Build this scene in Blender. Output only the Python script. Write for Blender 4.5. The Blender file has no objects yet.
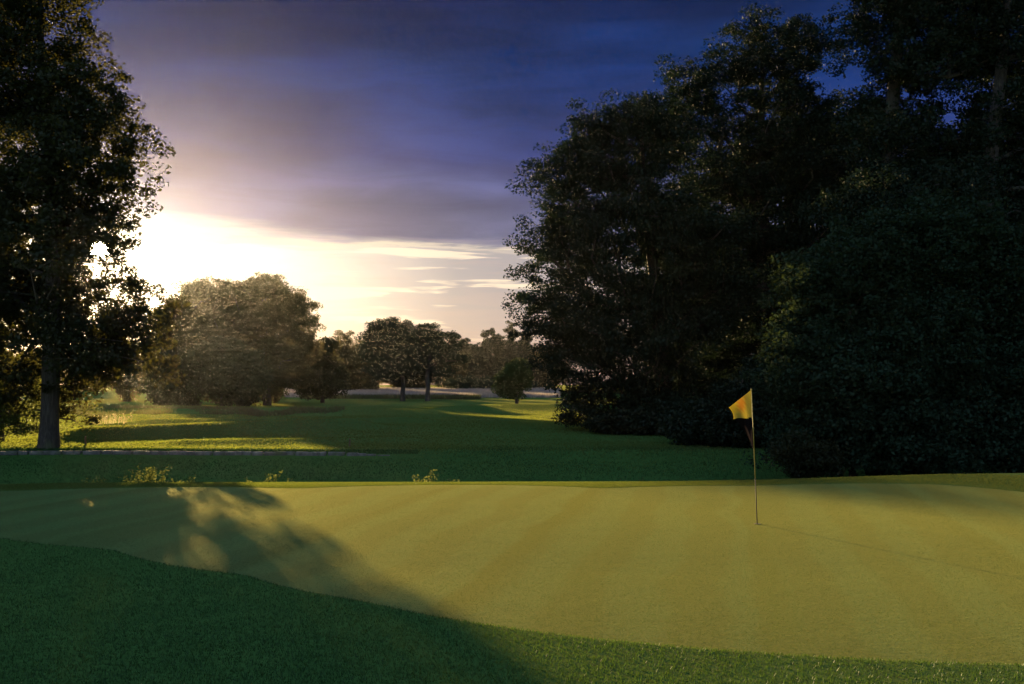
import bpy, math, random
import numpy as np
from mathutils import Vector, Matrix
PI = math.pi
R = math.radians
sc = bpy.context.scene
COL = sc.collection

# ------------------------------------------------------------------ camera, sky, sun, exposure
F = 995.0
CAMZ = 2.2
PITCH = math.atan(42.0 / F)
cam_d = bpy.data.cameras.new('camera')
cam = bpy.data.objects.new('camera', cam_d)
COL.objects.link(cam)
cam.location = (0, 0, CAMZ)
cam.rotation_euler = (PI / 2 + PITCH, 0, 0)
cam_d.sensor_width = 36.0
cam_d.lens = 36.0 * F / 1024.0
cam_d.clip_start = 0.05
cam_d.clip_end = 4000
sc.camera = cam

def ray(u, v):
    x, z = (u - 512.0) / F, -(v - 342.0) / F
    c, s = math.cos(PITCH), math.sin(PITCH)
    return np.array([x, c - z * s, z * c + s])

def at(u, v, Y):
    """world point seen towards (u, v) at the distance Y ahead"""
    d = ray(u, v)
    return np.array([0, 0, CAMZ]) + d * (Y / d[1])

SUN = ray(100, 248)
SUN /= np.linalg.norm(SUN)
SUN_EL = math.asin(SUN[2])
SUN_AZ = math.atan2(SUN[0], SUN[1])          # clockwise from +Y

vs = sc.view_settings
vs.view_transform = 'Standard'
vs.look = 'None'
vs.gamma = 1
vs.use_curve_mapping = False
EXPO = 2.5
vs.exposure = EXPO

W = bpy.data.worlds.new('World')
sc.world = W
W.use_nodes = True
wt = W.node_tree
for n in list(wt.nodes):
    wt.nodes.remove(n)

class G:
    """small helper for writing node graphs"""
    def __init__(s, t): s.t = t
    def n(s, ty, **kw):
        o = s.t.nodes.new(ty)
        for k, v in kw.items(): setattr(o, k, v)
        return o
    def put(s, sock, v):
        if hasattr(v, 'links') or isinstance(v, bpy.types.NodeSocket): s.t.links.new(v, sock)
        else:
            if isinstance(v, (tuple, list)) and len(v) == 3 and sock.type == 'RGBA': v = (*v, 1)
            sock.default_value = v
    def m(s, op, a, b=0.0, c=0.0, clamp=False):
        o = s.n('ShaderNodeMath', operation=op, use_clamp=clamp)
        s.put(o.inputs[0], a); s.put(o.inputs[1], b); s.put(o.inputs[2], c)
        return o.outputs[0]
    def vm(s, op, a, b=(0, 0, 0), scale=None):
        o = s.n('ShaderNodeVectorMath', operation=op)
        s.put(o.inputs[0], a); s.put(o.inputs[1], b)
        if scale is not None: s.put(o.inputs['Scale'], scale)
        return o.outputs['Value'] if op in ('DOT_PRODUCT', 'LENGTH', 'DISTANCE') else o.outputs[0]
    def ss(s, x, lo, hi, a=0.0, b=1.0, kind='SMOOTHSTEP'):
        o = s.n('ShaderNodeMapRange', interpolation_type=kind)
        for i, v in enumerate((x, lo, hi, a, b)): s.put(o.inputs[i], v)
        return o.outputs[0]
    def mix(s, f, a, b, bt='MIX'):
        o = s.n('ShaderNodeMix', data_type='RGBA', blend_type=bt)
        s.put(o.inputs[0], f); s.put(o.inputs[6], a); s.put(o.inputs[7], b)
        return o.outputs[2]
    def ramp(s, x, stops):
        o = s.n('ShaderNodeValToRGB')
        s.put(o.inputs[0], x)
        cr = o.color_ramp
        while len(cr.elements) < len(stops): cr.elements.new(0.5)
        for e, (p, c) in zip(cr.elements, stops):
            e.position = p; e.color = (*c, 1)
        return o.outputs[0]
    def noise(s, vec, scale, detail=4, rough=0.55, dist=0.0):
        o = s.n('ShaderNodeTexNoise')
        s.put(o.inputs['Vector'], vec)
        o.inputs['Scale'].default_value = scale; o.inputs['Detail'].default_value = detail
        o.inputs['Roughness'].default_value = rough; o.inputs['Distortion'].default_value = dist
        return o.outputs[0]
    def mapping(s, vec, scale=(1, 1, 1), rot=(0, 0, 0), loc=(0, 0, 0)):
        o = s.n('ShaderNodeMapping')
        s.put(o.inputs[0], vec)
        o.inputs['Scale'].default_value = scale; o.inputs['Rotation'].default_value = rot
        o.inputs['Location'].default_value = loc
        return o.outputs[0]

def lin(r, g, b, k=1.0):
    f = lambda c: ((c / 255 + 0.055) / 1.055) ** 2.4 if c > 10 else c / 255 / 12.92
    return tuple(f(c) * k for c in (r, g, b))
def skyc(r, g, b): return lin(r, g, b)

g = G(wt)
tc = g.n('ShaderNodeTexCoord')
d = g.vm('NORMALIZE', tc.outputs['Generated'])
sep = g.n('ShaderNodeSeparateXYZ'); g.put(sep.inputs[0], d)
dx, dy, dz = sep.outputs
elev = g.m('MULTIPLY', g.m('ARCSINE', dz), 180 / PI)                 # degrees
az = g.m('MULTIPLY', g.m('ARCTAN2', dx, dy), 180 / PI)               # degrees right of +Y
daz = g.m('SUBTRACT', az, math.degrees(SUN_AZ))
ang = g.m('MULTIPLY', g.m('ARCCOSINE', g.vm('DOT_PRODUCT', d, tuple(float(q) for q in SUN))), 180 / PI)
# clear air: physical sky
nish = g.n('ShaderNodeTexSky', sky_type='NISHITA', sun_disc=False, sun_elevation=SUN_EL, sun_rotation=SUN_AZ,
           altitude=50, air_density=1.0, dust_density=1.5, ozone_density=1.0)
K = 1.0 / 2 ** EXPO
clear = g.vm('SCALE', nish.outputs[0], scale=0.05)
# layered vapour low above the horizon, thinner towards the sun
low = g.ramp(g.m('DIVIDE', ang, 40.0), [(0.0, lin(255, 250, 236)), (0.20, lin(234, 228, 224)), (0.30, lin(196, 190, 196)),
                                     (0.48, lin(120, 126, 152)), (0.72, lin(136, 128, 148)), (1.0, lin(116, 110, 146))])
low = g.mix(g.ss(elev, 0.0, 5.0, 0.32, 0.0), low, lin(196, 160, 144))
cvec = g.n('ShaderNodeCombineXYZ')
g.put(cvec.inputs[0], g.m('MULTIPLY', az, 0.1)); g.put(cvec.inputs[1], g.m('MULTIPLY', elev, 1.0))
streak = g.noise(g.mapping(cvec.outputs[0], (1.3, 1.5, 1), (0, 0, 0), (1.7, .3, 0)), 1.0, 5, 0.5, 0.3)
sm = g.ss(streak, 0.52, 0.60)
sm = g.m('MULTIPLY', sm, g.ss(elev, 2.0, 3.2))
low = g.mix(g.m('MULTIPLY', sm, 0.75), low, lin(255, 232, 205))
lowd = g.ss(streak, 0.48, 0.36)
low = g.mix(g.m('MULTIPLY', lowd, 0.25), low, lin(160, 140, 150))
low = g.vm('SCALE', low, scale=K)
low = g.mix(0.93, clear, low)
# cloud deck above a ragged edge
edge_n = g.noise(cvec.outputs[0], 0.9, 6, 0.62, 0.3)
edge = g.m('ADD', g.m('ADD', 8.15, g.m('MULTIPLY', daz, -0.03)), g.m('MULTIPLY', g.m('SUBTRACT', edge_n, 0.5), 2.2))
soft = g.ss(daz, 0.0, 30.0, 1.1, 0.55)
deck = g.ss(g.m('DIVIDE', g.m('SUBTRACT', elev, edge), soft), -0.3, 1.3)
dcol = g.ramp(g.m('DIVIDE', elev, 60.0), [(0.0, lin(120, 120, 152)), (0.15, lin(112, 116, 154)), (0.215, lin(52, 68, 130)), (0.27, lin(32, 58, 120)),
                                        (0.31, lin(22, 52, 109)), (0.345, lin(24, 43, 90)), (0.45, lin(26, 40, 82)), (1.0, lin(22, 34, 70))])
mott = g.noise(g.mapping(cvec.outputs[0], (.38, 0.21, 1), (0, 0, 0.06)), 1.0, 5, 0.5, 0.6)
dcol = g.mix(g.ss(mott, 0.38, 0.62, 0.0, 0.8), g.vm('SCALE', dcol, scale=1.12), g.vm('SCALE', dcol, scale=0.58))
mot2 = g.noise(g.mapping(cvec.outputs[0], (1.3, 0.75, 1), (0, 0, 0.05), (5, 2, 0)), 1.2, 6, 0.6, 0.6)
dcol = g.vm('SCALE', dcol, scale=g.ss(mot2, 0.3, 0.7, 0.84, 1.14))
dcol = g.mix(g.ss(daz, 60, 120.0, 0.0, 0.5), dcol, g.vm('SCALE', dcol, scale=0.5))
q2 = g.m('ADD', g.m('POWER', g.m('MULTIPLY', daz, 0.6), 2.0), g.m('POWER', g.m('SUBTRACT', elev, math.degrees(SUN_EL)), 2.0))
glow = g.m('MULTIPLY', g.m('EXPONENT', g.m('DIVIDE', q2, -60.0)), 0.30)
dcol = g.vm('ADD', dcol, g.vm('SCALE', (1.0, 0.68, 0.44), scale=glow))
# darker wisps just above the deck edge
wisp = g.ss(g.noise(g.mapping(cvec.outputs[0], (1.0, 0.7, 1), (0, 0, 0.05), (3, 1, 0)), 0.9, 5, 0.6, 0.5), 0.58, 0.72)
wisp = g.m('MULTIPLY', wisp, g.m('MULTIPLY', g.ss(elev, 8.0, 9.5), g.ss(elev, 14.0, 11.0)))
dcol = g.mix(g.m('MULTIPLY', wisp, 0.3), dcol, lin(58, 56, 100))
dcol = g.vm('SCALE', dcol, scale=K)
# unseen cloud opening overhead and behind, added and weighted left to lift the shade
openm = g.m('MAXIMUM', g.ss(elev, 30.0, 52.0), g.m('MULTIPLY', g.ss(g.m('ABSOLUTE', az), 75.0, 130.0), g.ss(elev, 6.0, 30.0, 0.15, 1.0)))
openm = g.m('MULTIPLY', openm, g.ss(dx, 0.7, -0.5, 0.45, 1.15))
dcol = g.mix(openm, dcol, g.vm('SCALE', nish.outputs[0], scale=0.095))
# silver lining along the edge
rim = g.m('MULTIPLY', g.m('MULTIPLY', g.ss(deck, 0.0, 0.18), g.ss(deck, 0.55, 0.2)), g.ss(ang, 34.0, 8.0))
dmix = g.mix(deck, low, dcol)
dmix = g.mix(g.m('MULTIPLY', rim, 0.75), dmix, tuple(c * K * 1.1 for c in lin(255, 236, 200)))
# the sun and its aureole
h1 = g.m('MULTIPLY', g.m('EXPONENT', g.m('MULTIPLY', g.m('POWER', g.m('DIVIDE', ang, 3.0), 1.3), -1.0)), 1.0 * K)
h2 = 0.0
disc = g.m('MULTIPLY', g.ss(ang, 0.62, 0.42), 14.0)
halo = g.m('ADD', g.m('ADD', h1, h2), 0.0)
sky = g.vm('ADD', dmix, g.vm('SCALE', (1.0, 0.88, 0.66), scale=halo))
sky = g.vm('ADD', sky, g.vm('SCALE', (1.0, 0.85, 0.6), scale=disc))
bg = g.n('ShaderNodeBackground'); g.put(bg.inputs[0], sky); bg.inputs[1].default_value = 1.0
wo = g.n('ShaderNodeOutputWorld'); wt.links.new(bg.outputs[0], wo.inputs[0])
W.cycles.sampling_method = 'MANUAL'
W.cycles.sample_map_resolution = 1024

sl = bpy.data.lights.new('sun', 'SUN')
sl.energy = 5.0
sl.angle = R(0.53)
sl.color = (1.0, 0.69, 0.32)
so = bpy.data.objects.new('sun', sl)
COL.objects.link(so)
so.rotation_euler = Vector(SUN.tolist()).to_track_quat('Z', 'Y').to_euler()

sc.render.engine = 'CYCLES'
sc.cycles.use_denoising = True
sc.cycles.max_bounces = 6
sc.cycles.diffuse_bounces = 3
sc.cycles.glossy_bounces = 2
sc.cycles.transmission_bounces = 4
sc.cycles.volume_bounces = 0
sc.cycles.sample_clamp_indirect = 4

# ------------------------------------------------------------------ object helpers
def link(o, parent=None):
    COL.objects.link(o)
    if parent is not None: o.parent = parent
    return o
def tag(o, label=None, cat=None, group=None, kind=None):
    for k, v in (('label', label), ('category', cat), ('group', group), ('kind', kind)):
        if v: o[k] = v
    return o
def empty(name, loc, label, cat, group=None):
    o = bpy.data.objects.new(name, None)
    o.location = tuple(float(q) for q in loc)
    o.empty_display_size = 0.3
    return tag(link(o), label, cat, group)

def np_mesh(name, verts, faces, mat, parent=None, smooth=False, col=None):
    """verts (N,3); faces (M,k) or list of such arrays; col: per-vertex grey value"""
    verts = np.asarray(verts, np.float32)
    fl = faces if isinstance(faces, list) else [faces]
    fl = [np.asarray(f, np.int32) for f in fl if len(f)]
    me = bpy.data.meshes.new(name)
    me.vertices.add(len(verts)); me.vertices.foreach_set('co', verts.ravel())
    loops = np.concatenate([f.ravel() for f in fl])
    tot = np.concatenate([np.full(len(f), f.shape[1], np.int32) for f in fl])
    st = np.concatenate([[0], np.cumsum(tot)[:-1]]).astype(np.int32)
    me.loops.add(len(loops)); me.loops.foreach_set('vertex_index', loops)
    me.polygons.add(len(tot)); me.polygons.foreach_set('loop_start', st)
    if smooth: me.polygons.foreach_set('use_smooth', np.ones(len(tot), bool))
    if col is not None:
        a = me.attributes.new('tone', 'FLOAT', 'POINT')
        a.data.foreach_set('value', np.asarray(col, np.float32))
    me.update(calc_edges=True)
    me.materials.append(mat)
    o = bpy.data.objects.new(name, me)
    return link(o, parent)

# ------------------------------------------------------------------ materials
def new_mat(name):
    m = bpy.data.materials.new(name); m.use_nodes = True
    t = m.node_tree
    for n in list(t.nodes): t.nodes.remove(n)
    return m, G(t), t
def finish(t, g, shader, disp=None):
    o = g.n('ShaderNodeOutputMaterial'); t.links.new(shader, o.inputs[0])

def leaf_mat(name, c1, c2, trans, tcol, rough=0.5):
    m, g, t = new_mat(name)
    a = g.n('ShaderNodeAttribute', attribute_name='tone')
    geo = g.n('ShaderNodeTexCoord')
    nz = g.noise(geo.outputs['Object'], 0.35, 3)
    f = g.m('ADD', g.m('MULTIPLY', a.outputs['Fac'], 0.6), g.m('MULTIPLY', nz, 0.4), clamp=True)
    c = g.mix(f, c1, c2)
    df = g.n('ShaderNodeBsdfDiffuse'); g.put(df.inputs[0], c)
    tr = g.n('ShaderNodeBsdfTranslucent'); g.put(tr.inputs[0], g.mix(f, tuple(q * .7 for q in tcol), tcol))
    mx = g.n('ShaderNodeMixShader'); mx.inputs[0].default_value = trans
    t.links.new(df.outputs[0], mx.inputs[1]); t.links.new(tr.outputs[0], mx.inputs[2])
    gl = g.n('ShaderNodeBsdfGlossy'); gl.inputs[0].default_value = (0.6, 0.6, 0.6, 1); gl.inputs['Roughness'].default_value = rough
    m2 = g.n('ShaderNodeMixShader'); m2.inputs[0].default_value = 0.02
    t.links.new(mx.outputs[0], m2.inputs[1]); t.links.new(gl.outputs[0], m2.inputs[2])
    finish(t, g, m2.outputs[0])
    return m
M_OAK = leaf_mat('oak_leaf', (.016, .022, .012), (.030, .038, .017), .34, (.055, .052, .010))
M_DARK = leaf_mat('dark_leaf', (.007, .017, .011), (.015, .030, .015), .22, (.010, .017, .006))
M_SHRUB = leaf_mat('shrub_leaf', (.008, .023, .014), (.019, .046, .023), .22, (.035, .05, .012), 0.7)
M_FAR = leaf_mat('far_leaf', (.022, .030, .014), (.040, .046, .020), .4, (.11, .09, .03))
M_WILLOW = leaf_mat('willow_leaf', (.025, .032, .016), (.042, .050, .022), .36, (.07, .065, .02))
M_CON = leaf_mat('conifer_leaf', (.020, .030, .018), (.034, .046, .024), .15, (.06, .06, .02))
M_WEED = leaf_mat('weed_leaf', (.05, .09, .02), (.085, .12, .028), .42, (.115, .125, .03))
M_BLADE = leaf_mat('fringe_blade', (.012, .056, .018), (.030, .098, .030), .40, (.045, .082, .008), .45)
M_TALL = leaf_mat('tall_grass_blade', (.045, .065, .025), (.085, .095, .040), .4, (.13, .13, .04))
M_PALE = leaf_mat('pale_crop', (.24, .20, .18), (.42, .36, .36), .3, (.35, .30, .26))
M_SEED = leaf_mat('seed_head', (.28, .25, .14), (.42, .38, .22), .5, (.34, .30, .15))

def bark_mat(name, c1, c2):
    m, g, t = new_mat(name)
    tc = g.n('ShaderNodeTexCoord')
    v = g.mapping(tc.outputs['Object'], (7, 7, 1.2))
    n1 = g.noise(v, 1.6, 6, .65, .6)
    c = g.mix(g.ss(n1, .35, .68), c1, c2)
    c = g.mix(g.ss(g.noise(tc.outputs['Object'], .9, 3), .52, .7, 0, .5), c, (.06, .08, .035))
    bs = g.n('ShaderNodeBsdfPrincipled'); g.put(bs.inputs['Base Color'], c); bs.inputs['Roughness'].default_value = .9
    bp = g.n('ShaderNodeBump'); bp.inputs['Strength'].default_value = .9; bp.inputs['Distance'].default_value = .05
    g.put(bp.inputs['Height'], n1); g.put(bs.inputs['Normal'], bp.outputs[0])
    finish(t, g, bs.outputs[0])
    return m
M_BARK = bark_mat('bark', (.020, .017, .017), (.062, .053, .050))

def grass_mat(name, ca, cb, cy, bump_scale, bump_d, sheen, stripes=False, coarse=0.25, gloss=0.0):
    m, g, t = new_mat(name)
    tc = g.n('ShaderNodeTexCoord'); P = tc.outputs['Object']
    big = g.noise(P, coarse, 4, .6)
    mid = g.noise(g.mapping(P, (1, 1, 1)), 1.7, 5, .65)
    fine = g.noise(P, bump_scale, 3, .7)
    c = g.mix(g.ss(mid, .3, .7), ca, cb)
    c = g.mix(g.ss(big, .45, .72, 0, .6), c, cy)
    c = g.mix(g.ss(fine, .35, .7, 0, .65), c, tuple(q * 1.9 for q in ca))
    c = g.mix(g.ss(g.noise(P, bump_scale * .31, 3, .7), .55, .75, 0, .5), c, tuple(q * .4 for q in ca))
    if stripes:
        v = g.mapping(P, (1, 1, 1), (0, 0, R(12)))
        sp = g.n('ShaderNodeSeparateXYZ'); g.put(sp.inputs[0], v)
        wob = g.m('MULTIPLY', g.noise(P, .25, 2), 1.2)
        w = g.m('SINE', g.m('MULTIPLY', g.m('ADD', sp.outputs[0], wob), 2 * PI / 1.15))
        c = g.mix(g.ss(w, -.5, .6, 0, .40), c, tuple(q * .6 for q in ca))
        w2 = g.m('SINE', g.m('MULTIPLY', g.m('ADD', sp.outputs[0], g.m('MULTIPLY', wob, .6)), 2 * PI / 3.1))
        c = g.mix(g.ss(w2, .90, .99, 0, .45), c, (ca[0] * .35, ca[1] * .6, ca[2] * .5))
    bp = g.n('ShaderNodeBump'); bp.inputs['Strength'].default_value = 1.0; bp.inputs['Distance'].default_value = bump_d
    h = g.m('ADD', g.m('ADD', fine, g.m('MULTIPLY', g.noise(P, bump_scale * .4, 2), .9)), g.m('MULTIPLY', mid, 2.0))
    g.put(bp.inputs['Height'], h)
    df = g.n('ShaderNodeBsdfDiffuse'); g.put(df.inputs[0], c); df.inputs['Roughness'].default_value = 1; g.put(df.inputs['Normal'], bp.outputs[0])
    tr = g.n('ShaderNodeBsdfSheen'); g.put(tr.inputs['Color'], g.mix(.75, c, (.40, .37, .08))); tr.inputs['Roughness'].default_value = .45
    g.put(tr.inputs['Normal'], bp.outputs[0])
    mx = g.n('ShaderNodeMixShader'); mx.inputs[0].default_value = sheen
    t.links.new(df.outputs[0], mx.inputs[1]); t.links.new(tr.outputs[0], mx.inputs[2])
    out = mx.outputs[0]
    if gloss:       # waxy cut leaf tips scatter low light forwards
        gl = g.n('ShaderNodeBsdfGlossy'); gl.inputs['Color'].default_value = (.95, .90, .42, 1); gl.inputs['Roughness'].default_value = .36
        g.put(gl.inputs['Normal'], bp.outputs[0])
        m3 = g.n('ShaderNodeMixShader'); m3.inputs[0].default_value = gloss
        t.links.new(out, m3.inputs[1]); t.links.new(gl.outputs[0], m3.inputs[2]); out = m3.outputs[0]
    finish(t, g, out)
    return m
M_GREEN = grass_mat('putting_green_grass', (.018, .078, .032), (.029, .094, .036), (.042, .088, .030), 38, .004, .22, True, gloss=.065)
M_GBLADE = leaf_mat('green_blade', (.022, .076, .028), (.042, .108, .036), .42, (.070, .094, .006), .6)
M_FBLADE = leaf_mat('fairway_blade', (.034, .088, .022), (.075, .130, .030), .55, (.18, .21, .03), .6)
M_COLLAR = leaf_mat('collar_blade', (.050, .095, .020), (.085, .135, .030), .5, (.12, .145, .02), .6)
M_GROUND = grass_mat('fairway_grass', (.026, .075, .022), (.040, .100, .028), (.062, .110, .026), 26, .010, .12, False, .12)

def stone_mat():
    m, g, t = new_mat('rough_stone')
    tc = g.n('ShaderNodeTexCoord'); P = tc.outputs['Object']
    n = g.noise(P, 3.0, 6, .7)
    c = g.mix(g.ss(n, .3, .7), (.05, .05, .055), (.15, .15, .155))
    c = g.mix(g.ss(g.noise(P, 1.2, 4), .5, .65, 0, .7), c, (.05, .07, .03))
    bs = g.n('ShaderNodeBsdfPrincipled'); g.put(bs.inputs['Base Color'], c); bs.inputs['Roughness'].default_value = .9
    bp = g.n('ShaderNodeBump'); bp.inputs['Distance'].default_value = .03; g.put(bp.inputs['Height'], n); g.put(bs.inputs['Normal'], bp.outputs[0])
    finish(t, g, bs.outputs[0])
    return m
M_STONE = stone_mat()

def plain_mat(name, c, rough=.6, metal=0.0, noise_amt=.25, scale=12):
    m, g, t = new_mat(name)
    tc = g.n('ShaderNodeTexCoord')
    n = g.noise(tc.outputs['Object'], scale, 4)
    cc = g.mix(g.ss(n, .35, .7, 0, noise_amt), c, tuple(q * .45 for q in c))
    bs = g.n('ShaderNodeBsdfPrincipled'); g.put(bs.inputs['Base Color'], cc)
    bs.inputs['Roughness'].default_value = rough; bs.inputs['Metallic'].default_value = metal
    finish(t, g, bs.outputs[0])
    return m
M_WOOD = plain_mat('weathered_wood', (.12, .085, .05), .85)
M_POLE = plain_mat('pole_enamel', (.26, .20, .03), .65, 0, .2)
M_POLED = plain_mat('pole_dark_enamel', (.010, .009, .009), .8, 0, .2)
M_HOLE = plain_mat('hole_shade', (.02, .02, .02), .6)

# ------------------------------------------------------------------ terrain
rs = np.random.RandomState(7)
def sstep(x, a, b):
    t = np.clip((x - a) / (b - a), 0, 1)
    return t * t * (3 - 2 * t)
_waves = [(rs.uniform(0, 2 * PI), rs.uniform(0, 2 * PI), rs.uniform(.5, 1)) for _ in range(8)]
def wav(x, y, L, amp, k0=0):
    s = 0
    for i, (a, p, w) in enumerate(_waves):
        s = s + w * np.sin((x * math.cos(a + k0) + y * math.sin(a + k0)) * 2 * PI / (L * (0.7 + .12 * i)) + p)
    return s * amp / 3.0
PROF_Y = [-30, 0, 7, 12, 21.5, 23.0, 27, 31, 34, 37, 40, 42.1, 42.9, 50, 65, 100, 150, 190, 230, 300, 420, 900]
PROF_Z = [.9, .45, .06, 0, 0, -.05, -1.1, -2.05, -2.12, -1.80, -1.32, -.95, -.60, -.56, -.48, -.60, -.95, -1.05, -.8, .35, 1.5, 3.0]
def terrain(x, y):
    x = np.asarray(x, float); y = np.asarray(y, float)
    lat = np.clip(np.abs(x) - 16, 0, 60)
    yy = y + lat * .12
    z = np.interp(yy, PROF_Y, PROF_Z)
    z2 = (np.interp(yy - .35, PROF_Y, PROF_Z) + np.interp(yy + .35, PROF_Y, PROF_Z) + z) / 3
    z = z2
    z = z + .34 * np.exp(-((x - 12.5) / 6) ** 2 - ((y - 25.5) / 4.0) ** 2)      # shoulder right of the green
    z = z + wav(x, y, 11, .018)
    far = sstep(y, 30, 60)
    z = z + far * wav(x, y, 34, .13, 1.0)
    w = sstep(y, 25, 34)
    # mounds on the fairway beyond the low wall
    def ridge(x0, y0, x1, y1, h, wd):
        px_, py_ = x1 - x0, y1 - y0
        L2 = px_ * px_ + py_ * py_
        t = np.clip(((x - x0) * px_ + (y - y0) * py_) / L2, 0, 1)
        dd = np.hypot(x - x0 - t * px_, y - y0 - t * py_)
        return h * np.exp(-(dd / wd) ** 2)
    z = z + ridge(-21, 50, -10.5, 63, .55, 1.9)
    z = z + ridge(-15, 46.5, -6, 51, .16, 1.3)
    z = z + ridge(-24, 68, -8, 74, .34, 2.2)
    z = z + ridge(-4, 104, 6, 112, .5, 4.5) + ridge(6, 128, 16, 124, .45, 4)
    z = z + ridge(-60, 92, -30, 98, .5, 4)
    return z

CX, CY = 0.0, 16.0
outline = np.array([(-7.46, 14.4), (-5.26, 13.3), (-3.06, 11.6), (-1.44, 10.1), (-.11, 9.0), (1.08, 8.36), (2.3, 7.95), (3.97, 7.65), (6.5, 7.6),
                    (9.2, 8.8), (11.2, 11.5), (11.9, 14.5), (11.6, 17.2), (10.5, 19.6), (9.2, 21.1), (7.3, 21.6), (5.2, 21.5), (1.9, 21.1),
                    (-4.5, 21.0), (-10.6, 20.6), (-13.5, 19.3), (-14.6, 17.5), (-13.4, 15.9), (-10.5, 15.05)])
oa = np.unwrap(np.arctan2(outline[:, 1] - CY, outline[:, 0] - CX)); orad = np.hypot(outline[:, 0] - CX, outline[:, 1] - CY)
o_ = np.argsort(oa % (2 * PI)); oa_s = (oa % (2 * PI))[o_]; or_s = orad[o_]
def catmull(th):
    n = len(oa_s)
    A = np.concatenate([oa_s[-2:] - 2 * PI, oa_s, oa_s[:2] + 2 * PI]); B = np.concatenate([or_s[-2:], or_s, or_s[:2]])
    r = np.interp(th, A, B)
    return r
NT = 1440
TH = np.arange(NT) * 2 * PI / NT
RO = catmull(TH)
kern = np.hanning(35); kern /= kern.sum()
RO = np.convolve(np.concatenate([RO[-40:], RO, RO[:40]]), kern, 'same')[40:-40]
def r_out(th): return np.interp(th % (2 * PI), np.append(TH, 2 * PI), np.append(RO, RO[0]))
def outside(x, y):      # metres outside the edge of the green (negative inside)
    return np.hypot(x - CX, y - CY) - r_out(np.arctan2(y - CY, x - CX))
LIP = .022
def lip_at(x, y): return LIP * (1 - .85 * sstep(np.asarray(y, float), 15, 19.5))
def ground_z(x, y):
    return terrain(x, y) + lip_at(x, y) * sstep(outside(x, y), -.02, .12)

def polar(name, tlist, inner, mat, zf):
    rows = []
    for t_ in tlist:
        r = RO * t_ if inner else RO + t_
        x = CX + r * np.cos(TH); y = CY + r * np.sin(TH)
        rows.append(np.stack([x, y, zf(x, y, t_)], 1))
    V = np.concatenate(rows)
    n = len(tlist)
    i = np.arange(NT); j = (i + 1) % NT
    fs = [np.stack([k * NT + i, k * NT + j, (k + 1) * NT + j, (k + 1) * NT + i], 1) for k in range(n - 1)]
    fs = np.concatenate(fs)[:, ::-1] if inner is None else np.concatenate(fs)
    return V, fs
ts = [-.06]
k = 0
t_ = 0.0; stp = .035
while t_ < 470:
    ts.append(t_); t_ += stp; stp *= 1.025
V, fs = polar('ground', ts, False, None, lambda x, y, t: terrain(x, y) + (lip_at(x, y) * float(sstep(np.array(t), -.03, .12)) if t > -.05 else -.06))
fs = fs[:, ::-1]
gnd = np_mesh('ground', V, fs, M_GROUND, smooth=True); tag(gnd, kind='structure')
ti = [1.0 - i / 90 for i in range(90)] + [.0005]
V, fs = polar('putting_green', ti, True, None, lambda x, y, t: terrain(x, y))
pg = np_mesh('putting_green', V, fs, M_GREEN, smooth=True); tag(pg, kind='structure')

# ------------------------------------------------------------------ trees
class Tree:
    pass
def leaves(P, size, rg, up=.55, aspect=.6):
    """one folded rhombus per point"""
    n = len(P)
    nrm = rg.normal(size=(n, 3)); nrm[:, 2] += up * 2.0 * np.sign(rg.rand(n) - .1)
    nrm /= np.linalg.norm(nrm, axis=1)[:, None]
    a = rg.normal(size=(n, 3)); a -= (a * nrm).sum(1)[:, None] * nrm; a /= np.linalg.norm(a, axis=1)[:, None] + 1e-9
    b = np.cross(nrm, a)
    s = size * rg.uniform(.65, 1.35, n)[:, None]
    V = np.empty((n, 4, 3), np.float32)
    V[:, 0] = P - a * s * .5
    V[:, 1] = P + b * s * aspect * .5 + nrm * s * .08
    V[:, 2] = P + a * s * .5 - nrm * s * .10
    V[:, 3] = P - b * s * aspect * .5 + nrm * s * .08
    Fc = np.arange(4 * n, dtype=np.int32).reshape(n, 4)
    tone = np.repeat(rg.rand(n), 4)
    return V.reshape(-1, 3), Fc, tone

def tubes(nodes, parent, rad, minr, rg, flare_z=None, flare=0.0):
    Vs, Fs, off = [], [], 0
    for i in range(1, len(nodes)):
        p = parent[i]
        if rad[i] < minr: continue
        A, B = nodes[p], nodes[i]
        ra, rb = rad[p], rad[i]
        if ra > rb * 1.7: ra = rb * 1.25
        n = 14 if rb > .25 else (7 if rb > .07 else 4)
        D = B - A; L = np.linalg.norm(D)
        if L < 1e-4: continue
        D = D / L
        ref = np.array([0.0, 1.0, 0.0]) if abs(D[1]) < .9 else np.array([1.0, 0, 0])
        X = np.cross(D, ref); X /= np.linalg.norm(X); Y = np.cross(D, X)
        t = np.arange(n) * 2 * PI / n
        lob = 1 + (.10 * np.sin(3 * t + 1) + .06 * np.sin(5 * t) if rb > .25 else 0 * t)
        ring = (np.cos(t) * lob)[:, None] * X + (np.sin(t) * lob)[:, None] * Y
        fa = 1 + flare * math.exp(-max(A[2] - flare_z, 0) / .45) if flare_z is not None else 1
        fb = 1 + flare * math.exp(-max(B[2] - flare_z, 0) / .45) if flare_z is not None else 1
        Vs.append(A - D * min(ra * .3, .1) * (0 if i < 3 else 1) + ring * ra * fa); Vs.append(B + D * rb * .1 + ring * rb * fb)
        k = np.arange(n); k2 = (k + 1) % n
        Fs.append(np.stack([off + k, off + k2, off + n + k2, off + n + k], 1)); off += 2 * n
    return np.concatenate(Vs), np.concatenate(Fs)

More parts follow.
